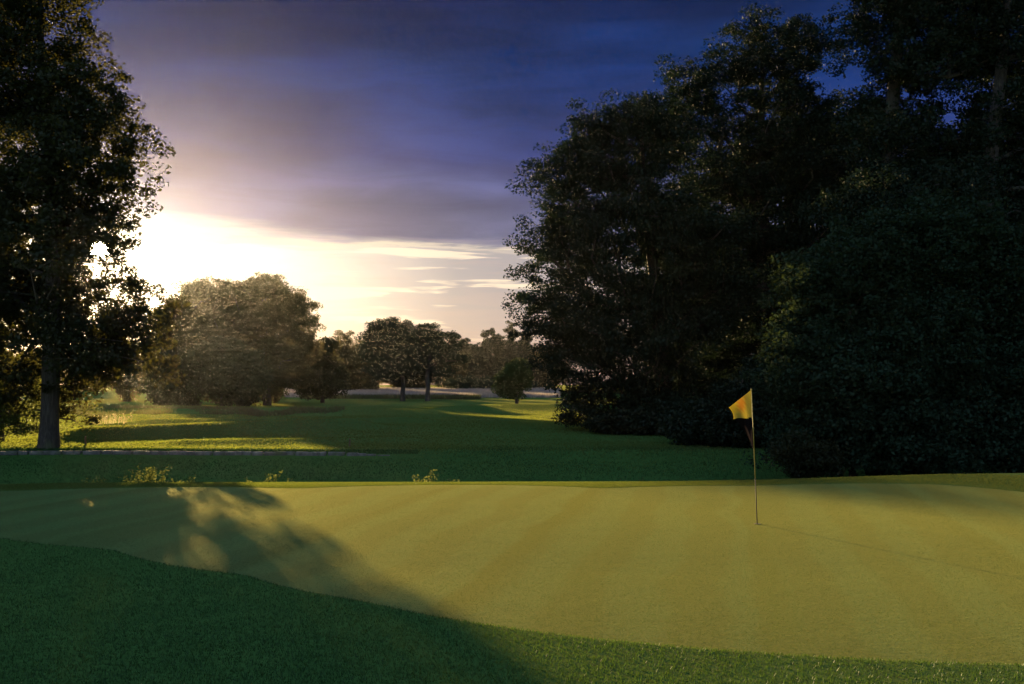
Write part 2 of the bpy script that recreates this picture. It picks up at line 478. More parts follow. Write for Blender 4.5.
def make_tree(name, label, cat, base, trunk_r, lobes, seed, leaf=.16, n_bough=70, per=7, cl_r=.75, lpc=120, mat=None, group=None,
              trunk_h=None, lean=(0, 0), gaps=(), minr=.012, bough_r=1.9, flat=.55, trunks=1, fill=.25, up=.5, stems=None, Y=None):
    """base: (x, y). lobes: world (centre xyz, radii xyz)."""
    rg = np.random.RandomState(seed)
    bx_, by_ = base
    bz = float(ground_z(bx_, by_))
    root = empty(name, (bx_, by_, bz), label, cat, group)
    C = np.array([l[0] for l in lobes], float); Rr = np.array([l[1] for l in lobes], float)
    w = (Rr.prod(1)) ** (2 / 3); w /= w.sum()
    # boughs, spread apart by best-candidate sampling
    bs = []
    while len(bs) < n_bough:
        best, bd = None, -1
        for _ in range(5):
            l = rg.choice(len(lobes), p=w)
            dv = rg.normal(size=3); dv /= np.linalg.norm(dv)
            if dv[2] < -.3 and rg.rand() < .4: dv[2] *= -1
            rr = (fill + (1 - fill) * rg.rand() ** .45) * .93
            q = C[l] + dv * Rr[l] * rr
            if q[2] < bz + .25: continue
            dd = min([np.linalg.norm(q - b) for b in bs[-400:]], default=9) 
            if dd > bd: best, bd = q, dd
        if best is None: continue
        bs.append(best)
    bs = np.array(bs)
    cen = C.mean(0)
    if trunk_h is None: trunk_h = max((C[:, 2] - Rr[:, 2] * .3).min() - bz, 1.2)
    top = np.array([bx_ + lean[0], by_ + lean[1], bz + trunk_h])
    nodes = [np.array([bx_, by_, bz - .15])]; parent = [-1]
    # trunk chain through the crown
    crown_top = (C[:, 2] + Rr[:, 2] * .55).max()
    zz = bz
    mainx = np.average(C[:, 0], weights=w); mainy = np.average(C[:, 1], weights=w)
    steps = max(int((crown_top - bz) / .9), 4)
    for i in range(1, steps + 1):
        f = i / steps
        z = bz + (crown_top - bz) * f
        k = max(0, (z - top[2]) / max(crown_top - top[2], .1))
        p = np.array([bx_ + lean[0] * min(1, f * 2) + (mainx - bx_) * k * .7 + .12 * math.sin(f * 9 + seed) * (1 if f > .15 else 0),
                      by_ + lean[1] * min(1, f * 2) + (mainy - by_) * k * .7 + .1 * math.cos(f * 7 + seed), z])
        nodes.append(p); parent.append(len(nodes) - 2)
    path = [0.0]
    for i in range(1, len(nodes)): path.append(path[-1] + .6)
    ok = [n[2] > top[2] * .75 + bz * .25 for n in nodes]
    ok[-1] = True
    order = np.argsort(np.hypot(bs[:, 0] - mainx, bs[:, 1] - mainy) + .25 * np.abs(bs[:, 2] - cen[2]))
    def attach(q, sag=.12, seg=1.1, nmax=None):
        N = np.array(nodes); dd = np.linalg.norm(N - q, axis=1)
        cost = dd + .32 * np.array(path) + np.where(np.array(ok), 0, 1e3) + np.where(N[:, 2] > q[2] + .3, 1.5, 0)
        j = int(np.argmin(cost)); A = nodes[j]; L = dd[j]
        n = max(1, int(L / seg)); jit = rg.normal(size=3) * L * .07
        prev = j
        for s in range(1, n + 1):
            f = s / n
            p = A + (q - A) * f + (jit + np.array([0, 0, L * sag])) * math.sin(PI * f)
            nodes.append(p); parent.append(prev); path.append(path[prev] + L / n); ok.append(True)
            prev = len(nodes) - 1
        return prev
    bn = [None] * len(bs)
    for b in order: bn[b] = attach(bs[b])
    # leaf clumps round each bough
    P_all = []
    leafc = []
    for b in range(len(bs)):
        k = max(2, int(per * rg.uniform(.6, 1.4)))
        dv = np.clip(rg.normal(size=(k, 3)), -1.6, 1.6) * np.array([1, 1, flat]) * bough_r * .55
        cs = bs[b] + dv
        for c in cs:
            if c[2] < bz + .15: c[2] = bz + .15 + rg.rand() * .4
            nodes.append((c + bs[b]) / 2 + rg.normal(size=3) * .08); parent.append(bn[b]); path.append(0); ok.append(False)
            nodes.append(c); parent.append(len(nodes) - 2); path.append(0); ok.append(False)
            leafc.append(c)
    leafc = np.array(leafc)
    m = len(leafc)
    cnt = np.maximum(8, (lpc * rg.uniform(.5, 1.5, m))).astype(int)
    idx = np.repeat(np.arange(m), cnt)
    dv = rg.normal(size=(len(idx), 3)); dv /= np.linalg.norm(dv, axis=1)[:, None]
    rr = rg.rand(len(idx)) ** .42
    sz = (cl_r * rg.uniform(.6, 1.3, m))[idx]
    P = leafc[idx] + dv * (rr * sz)[:, None] * np.array([1, 1, .62])
    P[:, 2] = np.maximum(P[:, 2], bz + .03)
    for gp, gr in gaps:       # openings in the crown, along a line of sight through real space
        gp = np.array(gp); v = gp - np.array([0, 0, CAMZ]); v /= np.linalg.norm(v)
        rel = P - gp; perp = rel - (rel @ v)[:, None] * v
        keep = np.linalg.norm(perp, axis=1) > gr * rg.uniform(.75, 1.45, len(P))
        P = P[keep]
    Vl, Fl, tone = leaves(P, leaf, rg, up)
    o3 = np.array([bx_, by_, bz])
    cr = np_mesh('crown', Vl - o3, Fl, mat or M_OAK, root, col=tone)
    # radii from the number of tips carried
    N = len(nodes); c = np.zeros(N)
    haschild = np.zeros(N, bool)
    for i in range(1, N): haschild[parent[i]] = True
    c[~haschild] = 1
    for i in range(N - 1, 0, -1): c[parent[i]] += c[i]
    rad = trunk_r * (np.maximum(c, 1) / c[0]) ** (1 / 2.15)
    Vt, Ft = tubes([np.array(q) for q in nodes], parent, rad, minr, rg, bz, .30)
    np_mesh('trunk', Vt - o3, Ft, M_BARK, root, smooth=True)
    return root

def lb(u, v, Y, ru, rv, rd=None):
    """a lobe of foliage: seen at (u, v) from the tee side, Y metres ahead"""
    s = Y / F
    return (at(u, v, Y), (ru * s, rd if rd else ru * s, rv * s))
def bxy(u, Y): return (float((u - 512) / F * Y), Y)

# --- left foreground oak
D = 43.0
L1 = [lb(15, 30, D, 72, 60), lb(30, 100, D + 1, 85, 60), lb(74, 92, D - 1, 44, 40), lb(112, 120, D, 36, 32), lb(118, 168, D + 1, 32, 34),
      lb(60, 170, D - 2, 70, 50), lb(-50, 90, D, 80, 95), lb(-70, 210, D, 85, 80), lb(10, 225, D + 1, 80, 60), lb(78, 222, D, 44, 42), lb(120, 216, D, 22, 24), lb(112, 270, D + .5, 16, 26),
      lb(90, 275, D - 1, 28, 26), lb(40, 290, D + 2, 60, 45), lb(126, 312, D, 25, 19), lb(122, 322, D + 1.5, 26, 20), lb(132, 336, D, 20, 17), lb(142, 326, D, 18, 13), lb(138, 322, D + 1, 18, 13), lb(140, 330, D - 1, 18, 12), lb(124, 354, D - 1, 38, 18), lb(126, 356, D + 1, 34, 15), lb(80, 356, D, 34, 20), lb(92, 352, D + 1.6, 42, 18), lb(66, 355, D - 1.6, 34, 17), lb(104, 353, D + .6, 42, 16), lb(84, 350, D - 2.4, 40, 16), lb(96, 353, D + 2.4, 36, 15), lb(74, 358, D + 2.8, 36, 16), lb(70, 335, D + 2, 45, 40),
      lb(-30, 310, D - 1, 60, 55), lb(88, 385, D + 1, 24, 26), lb(20, -60, D, 75, 60), lb(5, 365, D + 2, 40, 30), lb(45, 250, D - 3.5, 40, 40), lb(60, 310, D - 3, 30, 26)]
sunp = at(100, 248, D)
make_tree('broadleaf_tree', 'tall tree with thick trunk, the low sun shining through its crown', 'tree',
          bxy(51, D), .35, L1, 11, leaf=.19, n_bough=400, per=7, cl_r=.62, lpc=75, mat=M_OAK, gaps=[(sunp, .30)], bough_r=1.2, flat=.85, trunk_h=5.0)
D = 47.0
L2 = [lb(-30, 380, D, 50, 40), lb(12, 405, D, 26, 26), lb(-20, 300, D, 50, 60), lb(20, 428, D - 1, 20, 12), lb(-60, 420, D, 40, 30), lb(62, 415, D + 1.5, 18, 20)]
make_tree('broadleaf_tree', 'smaller tree with thin dark trunk cut off by the left edge of the photo', 'tree',
          bxy(-3, D), .30, L2, 12, leaf=.17, n_bough=75, per=6, cl_r=.6, lpc=55, mat=M_WEED, bough_r=1.2)

# --- trees in the middle distance
D = 150.0
midkw = dict(leaf=.34, n_bough=110, per=8, cl_r=1.2, lpc=90, bough_r=1.6, minr=.05)
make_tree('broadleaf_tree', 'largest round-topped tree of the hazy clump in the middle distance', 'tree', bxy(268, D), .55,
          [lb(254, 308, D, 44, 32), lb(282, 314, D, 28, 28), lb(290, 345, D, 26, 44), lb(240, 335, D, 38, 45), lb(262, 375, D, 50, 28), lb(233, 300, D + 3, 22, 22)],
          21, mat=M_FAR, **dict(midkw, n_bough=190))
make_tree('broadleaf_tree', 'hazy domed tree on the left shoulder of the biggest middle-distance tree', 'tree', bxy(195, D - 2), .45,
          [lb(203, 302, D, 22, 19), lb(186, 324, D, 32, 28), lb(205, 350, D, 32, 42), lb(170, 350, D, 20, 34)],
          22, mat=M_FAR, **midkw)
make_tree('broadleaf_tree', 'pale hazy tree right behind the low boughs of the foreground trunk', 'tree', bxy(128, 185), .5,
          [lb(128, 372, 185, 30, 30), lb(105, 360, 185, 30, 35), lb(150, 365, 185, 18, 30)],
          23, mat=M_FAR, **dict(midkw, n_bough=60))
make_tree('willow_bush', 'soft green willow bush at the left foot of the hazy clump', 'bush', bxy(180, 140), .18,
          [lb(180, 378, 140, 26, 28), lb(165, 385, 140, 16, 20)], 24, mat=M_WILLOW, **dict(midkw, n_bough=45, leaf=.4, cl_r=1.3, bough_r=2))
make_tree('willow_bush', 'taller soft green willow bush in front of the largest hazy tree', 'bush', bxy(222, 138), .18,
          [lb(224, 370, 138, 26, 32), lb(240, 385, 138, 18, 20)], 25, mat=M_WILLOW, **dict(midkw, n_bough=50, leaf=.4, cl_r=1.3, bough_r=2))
D = 190.0
make_tree('broadleaf_tree', 'rounded dense tree, left one of the pair before the pale field', 'tree', bxy(403, D), .42,
          [lb(392, 343, D, 24, 22), lb(378, 350, D, 14, 20), lb(408, 350, D, 18, 22), lb(392, 366, D, 24, 14)], 31, mat=M_DARK,
          **dict(midkw, leaf=.37, n_bough=110, cl_r=1.2, lpc=95, bough_r=1.9), trunk_h=4.5)
make_tree('broadleaf_tree', 'airy tree with gaps in its crown, right one of the pair before the pale field', 'tree', bxy(428, D - 2), .42,
          [lb(428, 340, D, 18, 14), lb(443, 350, D, 16, 16), lb(450, 362, D, 12, 14), lb(420, 362, D, 14, 14), lb(436, 372, D, 16, 8)], 32, mat=M_DARK,
          **dict(midkw, leaf=.37, n_bough=50, cl_r=.95, lpc=85, bough_r=1.7), trunk_h=4.5)
make_tree('broadleaf_tree', 'small round tree standing alone on the fairway beside the big dark trees', 'tree', bxy(517, 128), .22,
          [lb(515, 374, 128, 11, 13), lb(508, 380, 128, 7, 10), lb(521, 380, 128, 8, 12), lb(513, 390, 128, 7, 8), lb(505, 386, 128, 6, 7)], 33, mat=M_WEED,
          **dict(midkw, leaf=.36, n_bough=45, cl_r=.7, lpc=50, bough_r=.9), trunk_h=.7)
make_tree('broadleaf_tree', 'conical grey-green tree between the hazy clump and the pair of trees', 'tree', bxy(323, 165), .3,
          [lb(322, 362, 165, 10, 20), lb(322, 378, 165, 19, 16), lb(310, 372, 168, 10, 22)], 34, mat=M_WILLOW,
          **dict(midkw, n_bough=50, leaf=.45, cl_r=1.4, bough_r=2.2))

# --- far wood
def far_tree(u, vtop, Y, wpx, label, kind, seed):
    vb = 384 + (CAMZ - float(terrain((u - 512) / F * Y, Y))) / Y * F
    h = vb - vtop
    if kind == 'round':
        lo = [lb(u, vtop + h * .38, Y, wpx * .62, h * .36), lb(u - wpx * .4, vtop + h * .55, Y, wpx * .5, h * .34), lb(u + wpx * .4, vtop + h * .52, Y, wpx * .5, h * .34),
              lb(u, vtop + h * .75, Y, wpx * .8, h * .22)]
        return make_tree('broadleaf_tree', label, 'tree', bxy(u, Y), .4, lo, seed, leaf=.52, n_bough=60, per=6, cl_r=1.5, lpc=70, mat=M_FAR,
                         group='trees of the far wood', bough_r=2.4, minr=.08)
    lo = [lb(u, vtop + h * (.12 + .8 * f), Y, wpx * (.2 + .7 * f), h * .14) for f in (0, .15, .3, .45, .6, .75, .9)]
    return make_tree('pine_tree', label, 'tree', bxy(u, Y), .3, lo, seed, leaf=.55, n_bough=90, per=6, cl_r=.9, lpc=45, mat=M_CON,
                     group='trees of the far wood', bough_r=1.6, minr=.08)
FT = [(345, 333, 262, 18, 'far round-topped tree rising above the wood left of the pair of trees', 'round'),
      (318, 341, 285, 15, 'far tree half hidden behind the conical grey-green tree', 'round'),
      (364, 342, 285, 14, 'far low tree showing at the left side of the twin-trunked tree', 'round'),
      (398, 346, 300, 16, 'far tree hidden behind the twin-trunked tree, showing under its crown', 'round'),
      (418, 348, 290, 14, 'far tree seen in the gap between the pair of trees', 'round'),
      (455, 352, 300, 12, 'far tree just right of the airy single-trunk tree', 'round'),
      (464, 339, 310, 6, 'slim far pine at the left end of the pine group', 'pine'),
      (476, 343, 300, 10, 'short broad far pine second from the left in the pine group', 'pine'),
      (488, 329, 305, 12, 'broad dark far pine with a knobbly top left of the tallest pine', 'pine'),
      (499, 333, 312, 10, 'far pine squeezed between the two tallest pines', 'pine'),
      (511, 323, 305, 12, 'tallest pointed far pine beside the big dark trees', 'pine'),
      (526, 332, 300, 14, 'far pine mostly hidden by the edge of the big dark trees', 'pine'),
      (545, 345, 300, 20, 'far round tree showing behind the lowest left boughs of the big dark trees', 'round'),
      (85, 350, 290, 24, 'far hazy tree seen beneath the sunlit crown beside the thick trunk', 'round'),
      (40, 348, 285, 24, 'far hazy tree directly behind the thick pale trunk', 'round'),
      (5, 345, 290, 24, 'far hazy tree behind the small tree at the left edge', 'round'),
      (172, 322, 285, 22, 'tall far tree hidden behind the left dome of the hazy clump', 'round'),  # this and the next three are added out of sight to shade the fairway
      (212, 306, 292, 24, 'tall far tree hidden behind the notch between the two hazy domes', 'round'),
      (250, 298, 296, 26, 'tallest far tree, hidden behind the largest hazy tree', 'round'),
      (288, 312, 290, 22, 'tall far tree hidden behind the right side of the hazy clump', 'round'),
      (290, 352, 300, 18, 'far tree hidden by the right flank of the hazy clump', 'round'),
      (155, 352, 300, 20, 'far tree behind the left flank of the hazy clump', 'round')]
for i, a in enumerate(FT): far_tree(*a, seed=100 + i)
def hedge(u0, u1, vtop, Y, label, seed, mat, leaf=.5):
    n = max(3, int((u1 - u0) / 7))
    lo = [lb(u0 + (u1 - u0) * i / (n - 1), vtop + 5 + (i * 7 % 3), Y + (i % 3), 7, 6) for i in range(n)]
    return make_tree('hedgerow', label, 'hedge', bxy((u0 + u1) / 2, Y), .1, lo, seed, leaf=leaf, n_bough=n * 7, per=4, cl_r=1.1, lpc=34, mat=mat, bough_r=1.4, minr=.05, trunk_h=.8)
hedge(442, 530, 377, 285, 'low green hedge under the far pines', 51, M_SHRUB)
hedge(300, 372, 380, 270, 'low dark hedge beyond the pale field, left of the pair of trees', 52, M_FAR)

# --- big dark trees on the right
bigkw = dict(leaf=.18, per=8, cl_r=.75, lpc=105, bough_r=1.5, minr=.02)
D = 60.0
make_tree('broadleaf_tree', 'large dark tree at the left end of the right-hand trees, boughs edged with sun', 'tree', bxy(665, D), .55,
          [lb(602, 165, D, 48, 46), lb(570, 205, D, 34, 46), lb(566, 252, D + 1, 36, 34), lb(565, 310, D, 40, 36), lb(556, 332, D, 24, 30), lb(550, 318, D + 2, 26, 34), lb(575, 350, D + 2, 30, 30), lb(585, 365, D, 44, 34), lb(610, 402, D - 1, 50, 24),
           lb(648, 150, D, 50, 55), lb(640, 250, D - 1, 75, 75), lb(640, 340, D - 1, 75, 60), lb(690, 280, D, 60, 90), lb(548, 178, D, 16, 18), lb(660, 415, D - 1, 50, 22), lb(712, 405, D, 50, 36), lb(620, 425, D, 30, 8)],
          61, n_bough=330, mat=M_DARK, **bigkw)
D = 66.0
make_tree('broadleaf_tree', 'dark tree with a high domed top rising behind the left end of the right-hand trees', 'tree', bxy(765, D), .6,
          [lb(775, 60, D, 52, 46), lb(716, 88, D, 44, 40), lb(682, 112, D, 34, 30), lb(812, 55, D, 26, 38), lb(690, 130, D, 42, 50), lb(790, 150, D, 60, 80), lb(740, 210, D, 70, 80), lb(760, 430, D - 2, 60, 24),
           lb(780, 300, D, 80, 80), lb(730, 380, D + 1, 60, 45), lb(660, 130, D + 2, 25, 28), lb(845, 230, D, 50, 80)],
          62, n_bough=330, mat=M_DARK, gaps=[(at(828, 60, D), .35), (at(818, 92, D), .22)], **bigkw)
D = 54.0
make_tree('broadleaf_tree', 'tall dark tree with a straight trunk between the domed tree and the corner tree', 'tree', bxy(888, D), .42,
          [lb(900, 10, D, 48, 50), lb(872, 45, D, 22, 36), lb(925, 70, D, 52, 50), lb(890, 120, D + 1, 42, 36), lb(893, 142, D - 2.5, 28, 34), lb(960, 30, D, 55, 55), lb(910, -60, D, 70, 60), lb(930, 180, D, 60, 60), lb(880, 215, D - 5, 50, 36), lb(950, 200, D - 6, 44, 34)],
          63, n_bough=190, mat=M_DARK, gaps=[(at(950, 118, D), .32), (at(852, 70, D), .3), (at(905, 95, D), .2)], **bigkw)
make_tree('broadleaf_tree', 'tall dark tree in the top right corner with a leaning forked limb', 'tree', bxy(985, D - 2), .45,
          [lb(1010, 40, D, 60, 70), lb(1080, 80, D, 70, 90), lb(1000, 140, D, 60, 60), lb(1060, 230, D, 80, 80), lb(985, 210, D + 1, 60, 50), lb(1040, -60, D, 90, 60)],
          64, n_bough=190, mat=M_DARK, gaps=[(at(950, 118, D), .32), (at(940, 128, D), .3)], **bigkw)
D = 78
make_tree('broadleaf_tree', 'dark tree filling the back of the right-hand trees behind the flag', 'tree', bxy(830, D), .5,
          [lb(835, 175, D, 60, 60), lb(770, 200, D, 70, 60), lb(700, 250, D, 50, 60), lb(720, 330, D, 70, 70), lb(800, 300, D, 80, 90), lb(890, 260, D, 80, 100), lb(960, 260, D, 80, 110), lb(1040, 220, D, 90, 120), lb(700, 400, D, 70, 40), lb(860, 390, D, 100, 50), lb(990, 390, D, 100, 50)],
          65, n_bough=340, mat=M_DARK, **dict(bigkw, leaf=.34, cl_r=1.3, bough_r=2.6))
# broad shrubs in front
shkw = dict(leaf=.15, per=7, cl_r=.58, lpc=95, bough_r=1.1, minr=.02, fill=.5, up=.7, trunk_h=1.0)
D = 37.0
make_tree('evergreen_shrub', 'tall blue-green shrub right of the flag with drooping leafy sprays', 'shrub', bxy(850, D), .12,
          [lb(835, 300, D + 1, 46, 50), lb(812, 370, D, 36, 50), lb(850, 400, D - .5, 50, 60), lb(808, 440, D - .5, 26, 30), lb(880, 270, D + 1, 50, 50)],
          71, n_bough=230, mat=M_SHRUB, **shkw)
make_tree('evergreen_shrub', 'broad blue-green shrub mounding up in the middle of the right-hand bank', 'shrub', bxy(925, D), .12,
          [lb(935, 255, D + 1, 60, 52), lb(915, 350, D, 58, 65), lb(925, 435, D - .6, 62, 38), lb(880, 440, D - .3, 40, 28)],
          72, n_bough=230, mat=M_SHRUB, **shkw)
make_tree('evergreen_shrub', 'broad green shrub running out of the right edge of the photo above the mown bank', 'shrub', bxy(1010, D - 1), .12,
          [lb(1010, 290, D, 56, 62), lb(985, 400, D - .5, 46, 60), lb(1040, 400, D - 1, 60, 70), lb(1075, 290, D, 60, 90), lb(1010, 440, D - 1, 60, 32)],
          73, n_bough=250, mat=M_SHRUB, **shkw)
make_tree('evergreen_shrub', 'low olive shrub at the foot of the blue-green shrub just right of the flagstick', 'shrub', bxy(797, 35), .08,
          [lb(800, 455, 35, 20, 16), lb(818, 462, 35, 18, 12)], 74, mat=M_OAK, **dict(shkw, n_bough=30, cl_r=.35, lpc=60, bough_r=.5, leaf=.11))

make_tree('evergreen_shrub', 'dark understorey shrub added to stand in for the deep shade directly behind the flag', 'shrub', bxy(735, 47), .1,  # dark shrub added where the hollow lies in deep shade
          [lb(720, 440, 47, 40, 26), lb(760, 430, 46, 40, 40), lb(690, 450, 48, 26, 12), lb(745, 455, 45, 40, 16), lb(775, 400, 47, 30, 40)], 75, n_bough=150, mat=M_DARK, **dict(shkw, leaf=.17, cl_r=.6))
make_tree('evergreen_shrub', 'low dark shrub added to darken the shaded ground left of the shrub behind the flag', 'shrub', bxy(650, 56), .1,  # added over shaded grass so the hollow comes out darker
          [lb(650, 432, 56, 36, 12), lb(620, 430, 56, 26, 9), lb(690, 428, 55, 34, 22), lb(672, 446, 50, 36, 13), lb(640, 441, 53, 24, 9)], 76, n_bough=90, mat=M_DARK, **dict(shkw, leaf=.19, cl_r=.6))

# ------------------------------------------------------------------ low stone wall beyond the hollow
def wall_line(s):
    """s 0..1 along the wall"""
    x = -30 + 26.0 * s
    y = 42.35 - max(0, abs(x) - 16) * .12
    return x, y
rg = np.random.RandomState(5)
wl = empty('retaining_wall', (*wall_line(.5), float(ground_z(*wall_line(.5)))), 'long low grey stone edging wall along the near side of the sunlit fairway', 'wall')
o3 = np.array(wl.location)
Vs, Fs, off = [], [], 0
s = 0.0
while s < 1:
    L = rg.uniform(.28, .6); ds = L / 26.0
    for row in range(2):
        x0, y0 = wall_line(s + row * ds * .4); x1, y1 = wall_line(s + ds * .94 + row * ds * .4)
        zg = float(terrain(x0, y0 + .9)) - .42
        h = .17 * (1 - .6 * sstep(np.array(s), .85, 1.0)); z0 = zg + row * (h + .012); z1 = z0 + h * rg.uniform(.9, 1.02)
        e = rg.uniform(-.025, .025)
        pts = []
        for (a, b) in ((x0, y0), (x1, y1)):
            for dyy in (0, .3):
                for z in (z0, z1):
                    pts.append((a + rg.uniform(-.012, .012), b + e + dyy + rg.uniform(-.012, .012), z + rg.uniform(-.008, .008)))
        Vs += pts
        o = off
        Fs += [(o, o + 4, o + 5, o + 1), (o + 2, o + 3, o + 7, o + 6), (o + 1, o + 5, o + 7, o + 3), (o, o + 1, o + 3, o + 2), (o + 4, o + 6, o + 7, o + 5), (o, o + 2, o + 6, o + 4)]
        off += 8
    s += ds
stn = np_mesh('stonework', np.array(Vs) - o3, np.array(Fs), M_STONE, wl)
bv = stn.modifiers.new('bevel', 'BEVEL'); bv.width = .02; bv.segments = 2

# ------------------------------------------------------------------ grass blades and tall grasses
def blades(name, X, Y, h, wd, mat, seed, lean=.5, zf=ground_z, parent=None, origin=(0, 0, 0), tone_k=None, hk=None):
    rg = np.random.RandomState(seed)
    n = len(X); Z = zf(X, Y)
    a = rg.uniform(0, 2 * PI, n); hh = h * rg.uniform(.55, 1.25, n); l = lean * hh * rg.uniform(.2, 1.2, n); b = rg.uniform(0, 2 * PI, n)
    w = wd * rg.uniform(.7, 1.3, n) * .5
    V = np.empty((n, 3, 3), np.float32)
    V[:, 0] = np.stack([X - np.cos(a) * w, Y - np.sin(a) * w, Z - .004], 1)
    V[:, 1] = np.stack([X + np.cos(a) * w, Y + np.sin(a) * w, Z - .004], 1)
    hh = hh * hk if hk is not None else hh
    V[:, 2] = np.stack([X + np.cos(b) * l, Y + np.sin(b) * l, Z + hh], 1)
    V -= np.array(origin, np.float32)
    tone = rg.rand(n)
    if tone_k is not None: tone = np.clip(tone * .6 + tone_k * .5, 0, 1)
    return np_mesh(name, V.reshape(-1, 3), np.arange(3 * n, dtype=np.int32).reshape(n, 3), mat, parent, col=np.repeat(tone, 3))

rg = np.random.RandomState(3)
# fringe round the near side of the green: density falls off with distance
n = 3200000
xx = rg.uniform(-17, 16, n); yy = rg.uniform(3.0, 19, n); dd = np.hypot(xx, yy)
k = rg.rand(n) < np.clip((4.5 / dd) ** 1.5, 0, 1)
xx, yy = xx[k], yy[k]
k = outside(xx, yy) > 0
xx, yy = xx[k][:700000], yy[k][:700000]
patch = np.clip(.5 + wav(xx * 3, yy * 3, 4, .5), 0, 1)
fb = blades('fringe_grass', xx, yy, .024, .0075, M_BLADE, 8, .8, tone_k=patch); tag(fb, kind='stuff')
# collar behind the green, a fine fuzzy crest
n = 330000
th = rg.uniform(-.15, PI + .1, n); tt = rg.rand(n) ** 1.2 * 2.6 
r = r_out(th) + tt; xx = CX + r * np.cos(th); yy = CY + r * np.sin(th)
cb = blades('collar_grass', xx, yy, .020, .014, M_COLLAR, 9, .8, hk=np.clip(.3 + .8 * tt, .3, 1)); tag(cb, kind='stuff')
n = 2400000
xx = rg.uniform(-15, 12.3, n); yy = rg.uniform(7.3, 22, n); dd = np.hypot(xx, yy)
k = rg.rand(n) < np.clip((8.5 / dd) ** 1.3, 0, 1)
xx, yy = xx[k], yy[k]
k = outside(xx, yy) < -.02
xx, yy = xx[k][:800000], yy[k][:800000]
_s = xx * math.cos(R(12)) - yy * math.sin(R(12))
patch = np.clip(.45 + wav(xx * 3, yy * 9, 5, .35) - .75 * np.tanh(3 * np.sin((_s + .3) * 2 * PI / 1.15)), 0, 1)
gb = blades('green_grass', xx, yy, .0045, .007, M_GBLADE, 14, .9, zf=terrain, tone_k=patch); tag(gb, kind='stuff')
n = 120000
yy = rg.uniform(35.5, 47, n); xx = rg.uniform(-.56, .36, n) * yy
k = ((yy < 42.1) | (rg.rand(n) < np.clip((xx + 7) / 6, 0, 1))) & (rg.rand(n) < np.clip((47 - yy) / 5, 0, 1)) & (rg.rand(n) < .6 + .3 * np.sin(xx * .8 + yy) * np.sin(yy * .7))
rgb = blades('bank_grass', xx[k], yy[k], .06, .025, M_BLADE, 16, .9); tag(rgb, kind='stuff')
n = 420000
yy = 39.5 + 100 * rg.rand(n) ** 1.7; xx = rg.uniform(-.56, .30, n) * yy
k = (rg.rand(n) < .7 + .3 * np.sin(xx * .5 + yy * .3) * np.sin(yy * .37)) & (rg.rand(n) < np.clip((yy - 39.5) / 5, 0, 1)) & ((yy > 42.6) | (rg.rand(n) < np.clip((xx + 7) / 6, 0, 1))) & ~((yy > 88) & (xx < -.17 * yy) & (yy < 118))
fwb = blades('fairway_grass', xx[k], yy[k], .045, .045, M_FBLADE, 17, .9); tag(fwb, kind='stuff')
# turf hanging over the top of the low wall
n = 9000
xx = rg.uniform(-30, -4, n); yy = 42.6 - np.maximum(0, np.abs(xx) - 16) * .12 + rg.uniform(-.05, .5, n)
tb = blades('bank_grass', xx, yy, .07, .03, M_BLADE, 15, 1.2); tag(tb, kind='stuff')
# rough tall grass band before the hazy clump
n = 42000
u = rg.uniform(70, 345, n); Y = rg.uniform(78, 128, n) ; Y = Y + 6 * np.sin(u * .05)
xx = (u - 512) / F * Y
u_n = np.sin(u * .11) * 9 + np.sin(u * .037 + 1) * 12
k = (Y > 86 + u_n * .5 + (u > 250) * (u - 250) * .16) & (Y < 120 + u_n) & (rg.rand(n) < np.clip(.35 + .5 * np.sin(xx * .9) * np.sin(Y * .5), .15, 1))
xx, Y = xx[k], Y[k]
tg = blades('tall_grass', xx, Y, .40, .06, M_TALL, 10, .4); tag(tg, kind='stuff')
# pale seeding grass at the near edge of the field, and the field itself
n = 90000
Y = rg.uniform(222, 300, n); u = rg.uniform(285, 560, n); xx = (u - 512) / F * Y
wf = blades('pale_crop', xx, Y, .9, .22, M_PALE, 12, .5); tag(wf, kind='stuff')
n = 9000
Y = rg.uniform(205, 222, n); u = rg.uniform(300, 480, n); xx = (u - 512) / F * Y
wf = blades('rough_grass', xx, Y, .9, .12, M_TALL, 13, .5); tag(wf, kind='stuff')

# ------------------------------------------------------------------ weeds on the crest, seed heads, stakes
def weed(u, vtop, Y, wpx, n, label, seed, mat=M_WEED, leaf=.07, group=None):
    rg = np.random.RandomState(seed)
    x, y = bxy(u, Y); z = float(ground_z(x, y)); topz = at(u, vtop, Y)[2]; h = topz - z; wid = wpx * Y / F
    root = empty('leafy_weed', (x, y, z), label, 'weed', group)
    nodes = [np.array([x, y, z - .02])]; parent = [-1]; rad = [.01]; P = []
    for s in range(n):
        bx0 = x + rg.normal() * wid * .30; by0 = y + rg.normal() * .25
        hz = h * rg.uniform(.5, 1.0) * (1 - .45 * min(1, abs(bx0 - x) / (wid * .6 + .01)))
        lean = rg.normal(size=2) * .12
        prev = len(nodes); z0 = float(ground_z(bx0, by0)); nodes.append(np.array([bx0, by0, z0])); parent.append(0); rad.append(.006)
        m = 9
        for k in range(1, m + 1):
            f = k / m
            q = np.array([bx0 + lean[0] * f * f * 2, by0 + lean[1] * f * f * 2, z0 + hz * f])
            nodes.append(q); parent.append(prev); rad.append(.009 * (1 - f * .7)); prev = len(nodes) - 1
            if f > .25:
                for j in range(5): P.append(q + rg.normal(size=3) * np.array([.07, .07, .04]) * (1.3 - .6 * f))
    rad = np.array(rad)
    Vt, Ft = tubes(nodes, parent, rad, .001, rg)
    o3 = np.array([x, y, z])
    np_mesh('stem', Vt - o3, Ft, M_WEED, root)
    Vl, Fl, tone = leaves(np.array(P), leaf, rg, .4, .45)
    np_mesh('foliage', Vl - o3, Fl, mat, root, col=tone)
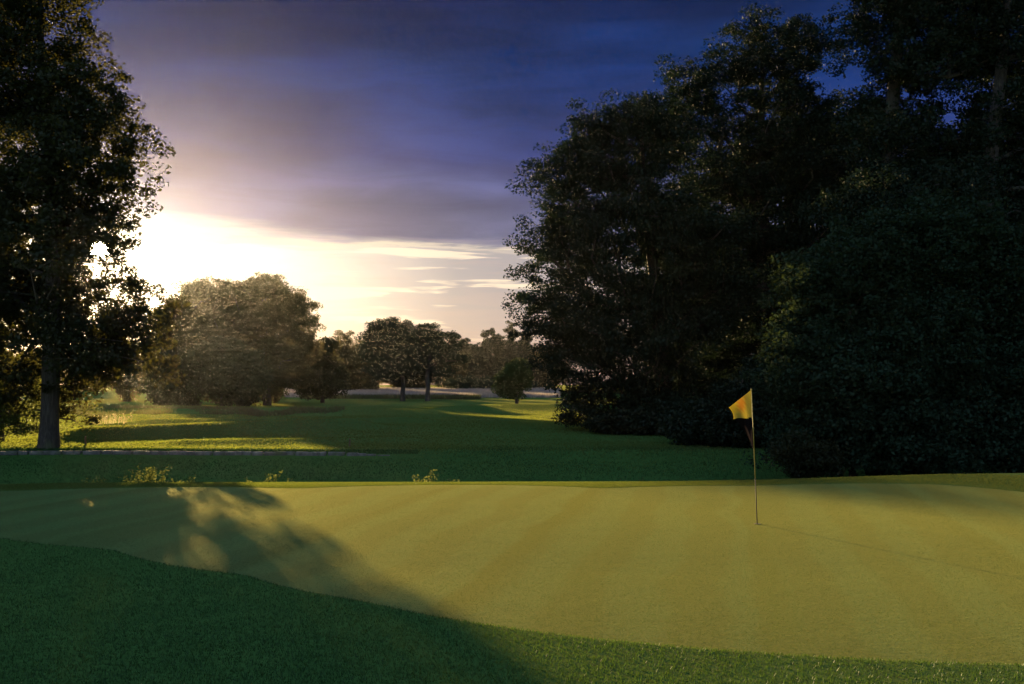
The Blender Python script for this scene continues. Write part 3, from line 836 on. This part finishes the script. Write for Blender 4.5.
weed(152, 461, 26.5, 40, 34, 'biggest leafy weed bush poking up behind the far edge of the green at left', 1)
weed(182, 473, 26, 16, 8, 'short weed tuft close against the right side of the biggest weed bush', 2)
weed(97, 475, 26, 26, 12, 'low sparse weed patch left of the biggest weed bush', 3)
weed(268, 471, 26, 28, 16, 'row of thin weed stems behind the far edge of the green below the low wall', 4)
weed(286, 471, 26.3, 12, 5, 'thin weed sprig at the right end of the row of weed stems', 5)
weed(424, 469, 26, 14, 9, 'upright weed tuft poking above the green edge left of centre', 6)
weed(445, 475, 26, 22, 10, 'low spreading weed tuft just right of the upright one near the centre', 7)
weed(502, 479, 25, 5, 2, 'single tiny weed sprig on the crest near the middle of the photo', 8)
weed(640, 474, 27, 26, 9, 'dark weed patch in the shade left of the flag', 9)

def seedclump(u, Y, wpx, hpx, n, label, seed):
    rg = np.random.RandomState(seed)
    x, y = bxy(u, Y); z = float(ground_z(x, y)); root = empty('seed_head_grass', (x, y, z), label, 'tall grass')
    X = x + rg.uniform(-.5, .5, n) * wpx * Y / F; Yv = y + rg.normal(size=n) * .5
    blades('stem', X, Yv, hpx * Y / F * .8, .03, M_SEED, seed, .25, parent=root, origin=(x, y, z))
    P = []
    for i in range(0, n, 2):
        hz = hpx * Y / F * rg.uniform(.5, 1.05); zz = float(ground_z(X[i], Yv[i]))
        for j in range(7): P.append((X[i] + rg.normal() * .03, Yv[i] + rg.normal() * .03, zz + hz - j * .035))
    Vl, Fl, tone = leaves(np.array(P), .09, rg, .2, .5)
    np_mesh('seed_head', Vl - np.array([x, y, z]), Fl, M_SEED, root, col=tone)
seedclump(103, 66, 14, 9, 40, 'pale sunlit seed-head grasses in the left tuft beyond the low wall', 41)
seedclump(117, 67, 12, 10, 40, 'pale sunlit seed-head grasses in the middle tuft beyond the low wall', 42)
seedclump(127, 66, 6, 10, 16, 'slim pale grass tuft at the right end of the sunlit seed heads', 43)

import bmesh
def cyl(bm, a, b, ra, rb, n=12, cap=True):
    a = Vector(a); b = Vector(b); D = (b - a).normalized()
    X = D.orthogonal().normalized(); Y = D.cross(X)
    r0 = [bm.verts.new(a + (X * math.cos(t) + Y * math.sin(t)) * ra) for t in [2 * PI * i / n for i in range(n)]]
    r1 = [bm.verts.new(b + (X * math.cos(t) + Y * math.sin(t)) * rb) for t in [2 * PI * i / n for i in range(n)]]
    for i in range(n): bm.faces.new((r0[i], r0[(i + 1) % n], r1[(i + 1) % n], r1[i]))
    if cap: bm.faces.new(r0[::-1]); bm.faces.new(r1)
def bobj(name, bm, mat, parent=None, smooth=False):
    bmesh.ops.recalc_face_normals(bm, faces=bm.faces)
    me = bpy.data.meshes.new(name); bm.to_mesh(me); bm.free(); me.materials.append(mat)
    if smooth: me.polygons.foreach_set('use_smooth', [True] * len(me.polygons))
    o = bpy.data.objects.new(name, me)
    return link(o, parent)
def stake(u, Y, h, label, tilt):
    x, y = bxy(u, Y); z = float(ground_z(x, y))
    bm = bmesh.new(); cyl(bm, (0, 0, -.1), (tilt * h, 0, h), .045, .04, 8); cyl(bm, (tilt * h, 0, h), (tilt * h, 0, h + .05), .04, .012, 8)
    o = bobj('marker_stake', bm, M_WOOD); o.location = (x, y, z); tag(o, label, 'stake', 'marker stakes above the low wall')
stake(350, 45.5, .30, 'short dark wooden stake above the right end of the low wall', .05)
stake(87, 45.0, .34, 'short wooden stake just right of the thick pale trunk', -.04)

# ------------------------------------------------------------------ flagstick
fb_ = at(757.3, 522.5, 15.75)
fx, fy = float(fb_[0]), float(fb_[1]); fz = float(terrain(fx, fy))
flag = empty('golf_flag', (fx, fy, fz), 'yellow flag drooping from a thin flagstick standing in the hole on the green', 'golf flag')
top = at(751.5, 390.0, fy); T = Vector((top[0] - fx, 0.0, top[2] - fz))
bm = bmesh.new()
cyl(bm, (0, 0, -.1), T * .34, .0085, .0075); bobj('lower_pole', bm, M_POLED, flag, True)
bm = bmesh.new()
cyl(bm, T * .34, T * 1.0, .0075, .0055)
bmesh.ops.create_uvsphere(bm, u_segments=12, v_segments=8, radius=.014, matrix=Matrix.Translation(T * 1.003))
bobj('upper_pole', bm, M_POLE, flag, True)
# flat dark disc, its colour standing in for the shade inside the hole
bm = bmesh.new()
n = 28
r0 = [bm.verts.new((.056 * math.cos(2 * PI * i / n), .056 * math.sin(2 * PI * i / n), .004)) for i in range(n)]
r1 = [bm.verts.new((.054 * math.cos(2 * PI * i / n), .054 * math.sin(2 * PI * i / n), .0045)) for i in range(n)]
for i in range(n): bm.faces.new((r0[i], r0[(i + 1) % n], r1[(i + 1) % n], r1[i]))
bm.faces.new(r1)
bobj('hole_shade_disc', bm, M_HOLE, flag)

def cloth_mat(name, c, tcol, tr):
    m, g, t = new_mat(name)
    tc = g.n('ShaderNodeTexCoord'); n = g.noise(tc.outputs['Object'], 9, 4)
    a = g.n('ShaderNodeAttribute', attribute_name='tone')
    cc = g.mix(g.ss(n, .3, .7, 0, .35), c, tuple(q * .7 for q in c))
    cc = g.mix(a.outputs['Fac'], cc, (.58, .36, .06))
    tcc = g.mix(a.outputs['Fac'], tcol, (.48, .28, .03))
    df = g.n('ShaderNodeBsdfDiffuse'); g.put(df.inputs[0], cc)
    tl = g.n('ShaderNodeBsdfTranslucent'); g.put(tl.inputs[0], tcc)
    mx = g.n('ShaderNodeMixShader'); mx.inputs[0].default_value = tr
    t.links.new(df.outputs[0], mx.inputs[1]); t.links.new(tl.outputs[0], mx.inputs[2]); finish(t, g, mx.outputs[0])
    return m
M_FLAG = cloth_mat('flag_yellow_cloth', (.62, .50, .10), (.50, .43, .07), .5)
M_FLAGD = cloth_mat('flag_dark_cloth', (.012, .010, .013), (.006, .005, .006), .3)
def cloth(name, mat, quad, folds, amp, mark=None, nu=36, nv=30):
    """quad: hoist-top, hoist-bottom, fly-bottom, fly-top as photo points, hanging in depth away from the pole"""
    V = []; tone = []
    q = [np.array(p, float) for p in quad]
    for j in range(nv + 1):
        for i in range(nu + 1):
            s, t = i / nu, j / nv
            a = q[0] * (1 - t) + q[1] * t; b = q[3] * (1 - t) + q[2] * t
            p = a * (1 - s) + b * s
            p[0] += 1.5 * math.sin(t * PI) * s; p[1] += 1.0 * math.sin(s * 5 + 1) * t
            dep = fy + .30 * s + amp * math.sin(folds * s * PI + t * 2.2 - 1.0) * min(1, s * 3)
            w = at(p[0], p[1], dep) 
            V.append((w[0] - fx, w[1] - fy, w[2] - fz))
            m = 0
            if mark:
                dd = math.hypot((s - mark[0]) / mark[2], (t - mark[1]) / mark[3])
                m = max(0, min(1, (1.15 - dd) * 1.6 + .5 * math.sin(s * 40 + t * 23)))
            tone.append(m)
    V = np.array(V)
    F_ = [(j * (nu + 1) + i, j * (nu + 1) + i + 1, (j + 1) * (nu + 1) + i + 1, (j + 1) * (nu + 1) + i) for j in range(nv) for i in range(nu)]
    o = np_mesh(name, V, np.array(F_), mat, flag, smooth=True, col=tone)
    sd = o.modifiers.new('thickness', 'SOLIDIFY'); sd.thickness = .0012
    return o
cloth('flag_cloth', M_FLAG, [(751, 390.2), (752, 417.5), (733.5, 419.5), (729, 407.5)], 2.4, .022, (.50, .30, .22, .40))
cloth('lower_flag_cloth', M_FLAGD, [(751.6, 417.2), (752.8, 447), (749.5, 440), (734.5, 418.6)], 3.0, .018)

# ------------------------------------------------------------------ morning haze
bm = bmesh.new()
bmesh.ops.create_cube(bm, size=1.0)
bmesh.ops.scale(bm, vec=(1010, 1010, 44), verts=bm.verts)
bmesh.ops.translate(bm, vec=(0, 16, 18), verts=bm.verts)
hm = bpy.data.materials.new('haze_air'); hm.use_nodes = True
t = hm.node_tree
for n_ in list(t.nodes): t.nodes.remove(n_)
g = G(t)
vol = g.n('ShaderNodeVolumePrincipled')
vol.inputs['Color'].default_value = (.92, .92, .96, 1)
vol.inputs['Density'].default_value = .000022
vol.inputs['Anisotropy'].default_value = .85
o_ = g.n('ShaderNodeOutputMaterial'); t.links.new(vol.outputs[0], o_.inputs['Volume'])
hz = bobj('haze', bm, hm); tag(hz, kind='stuff')
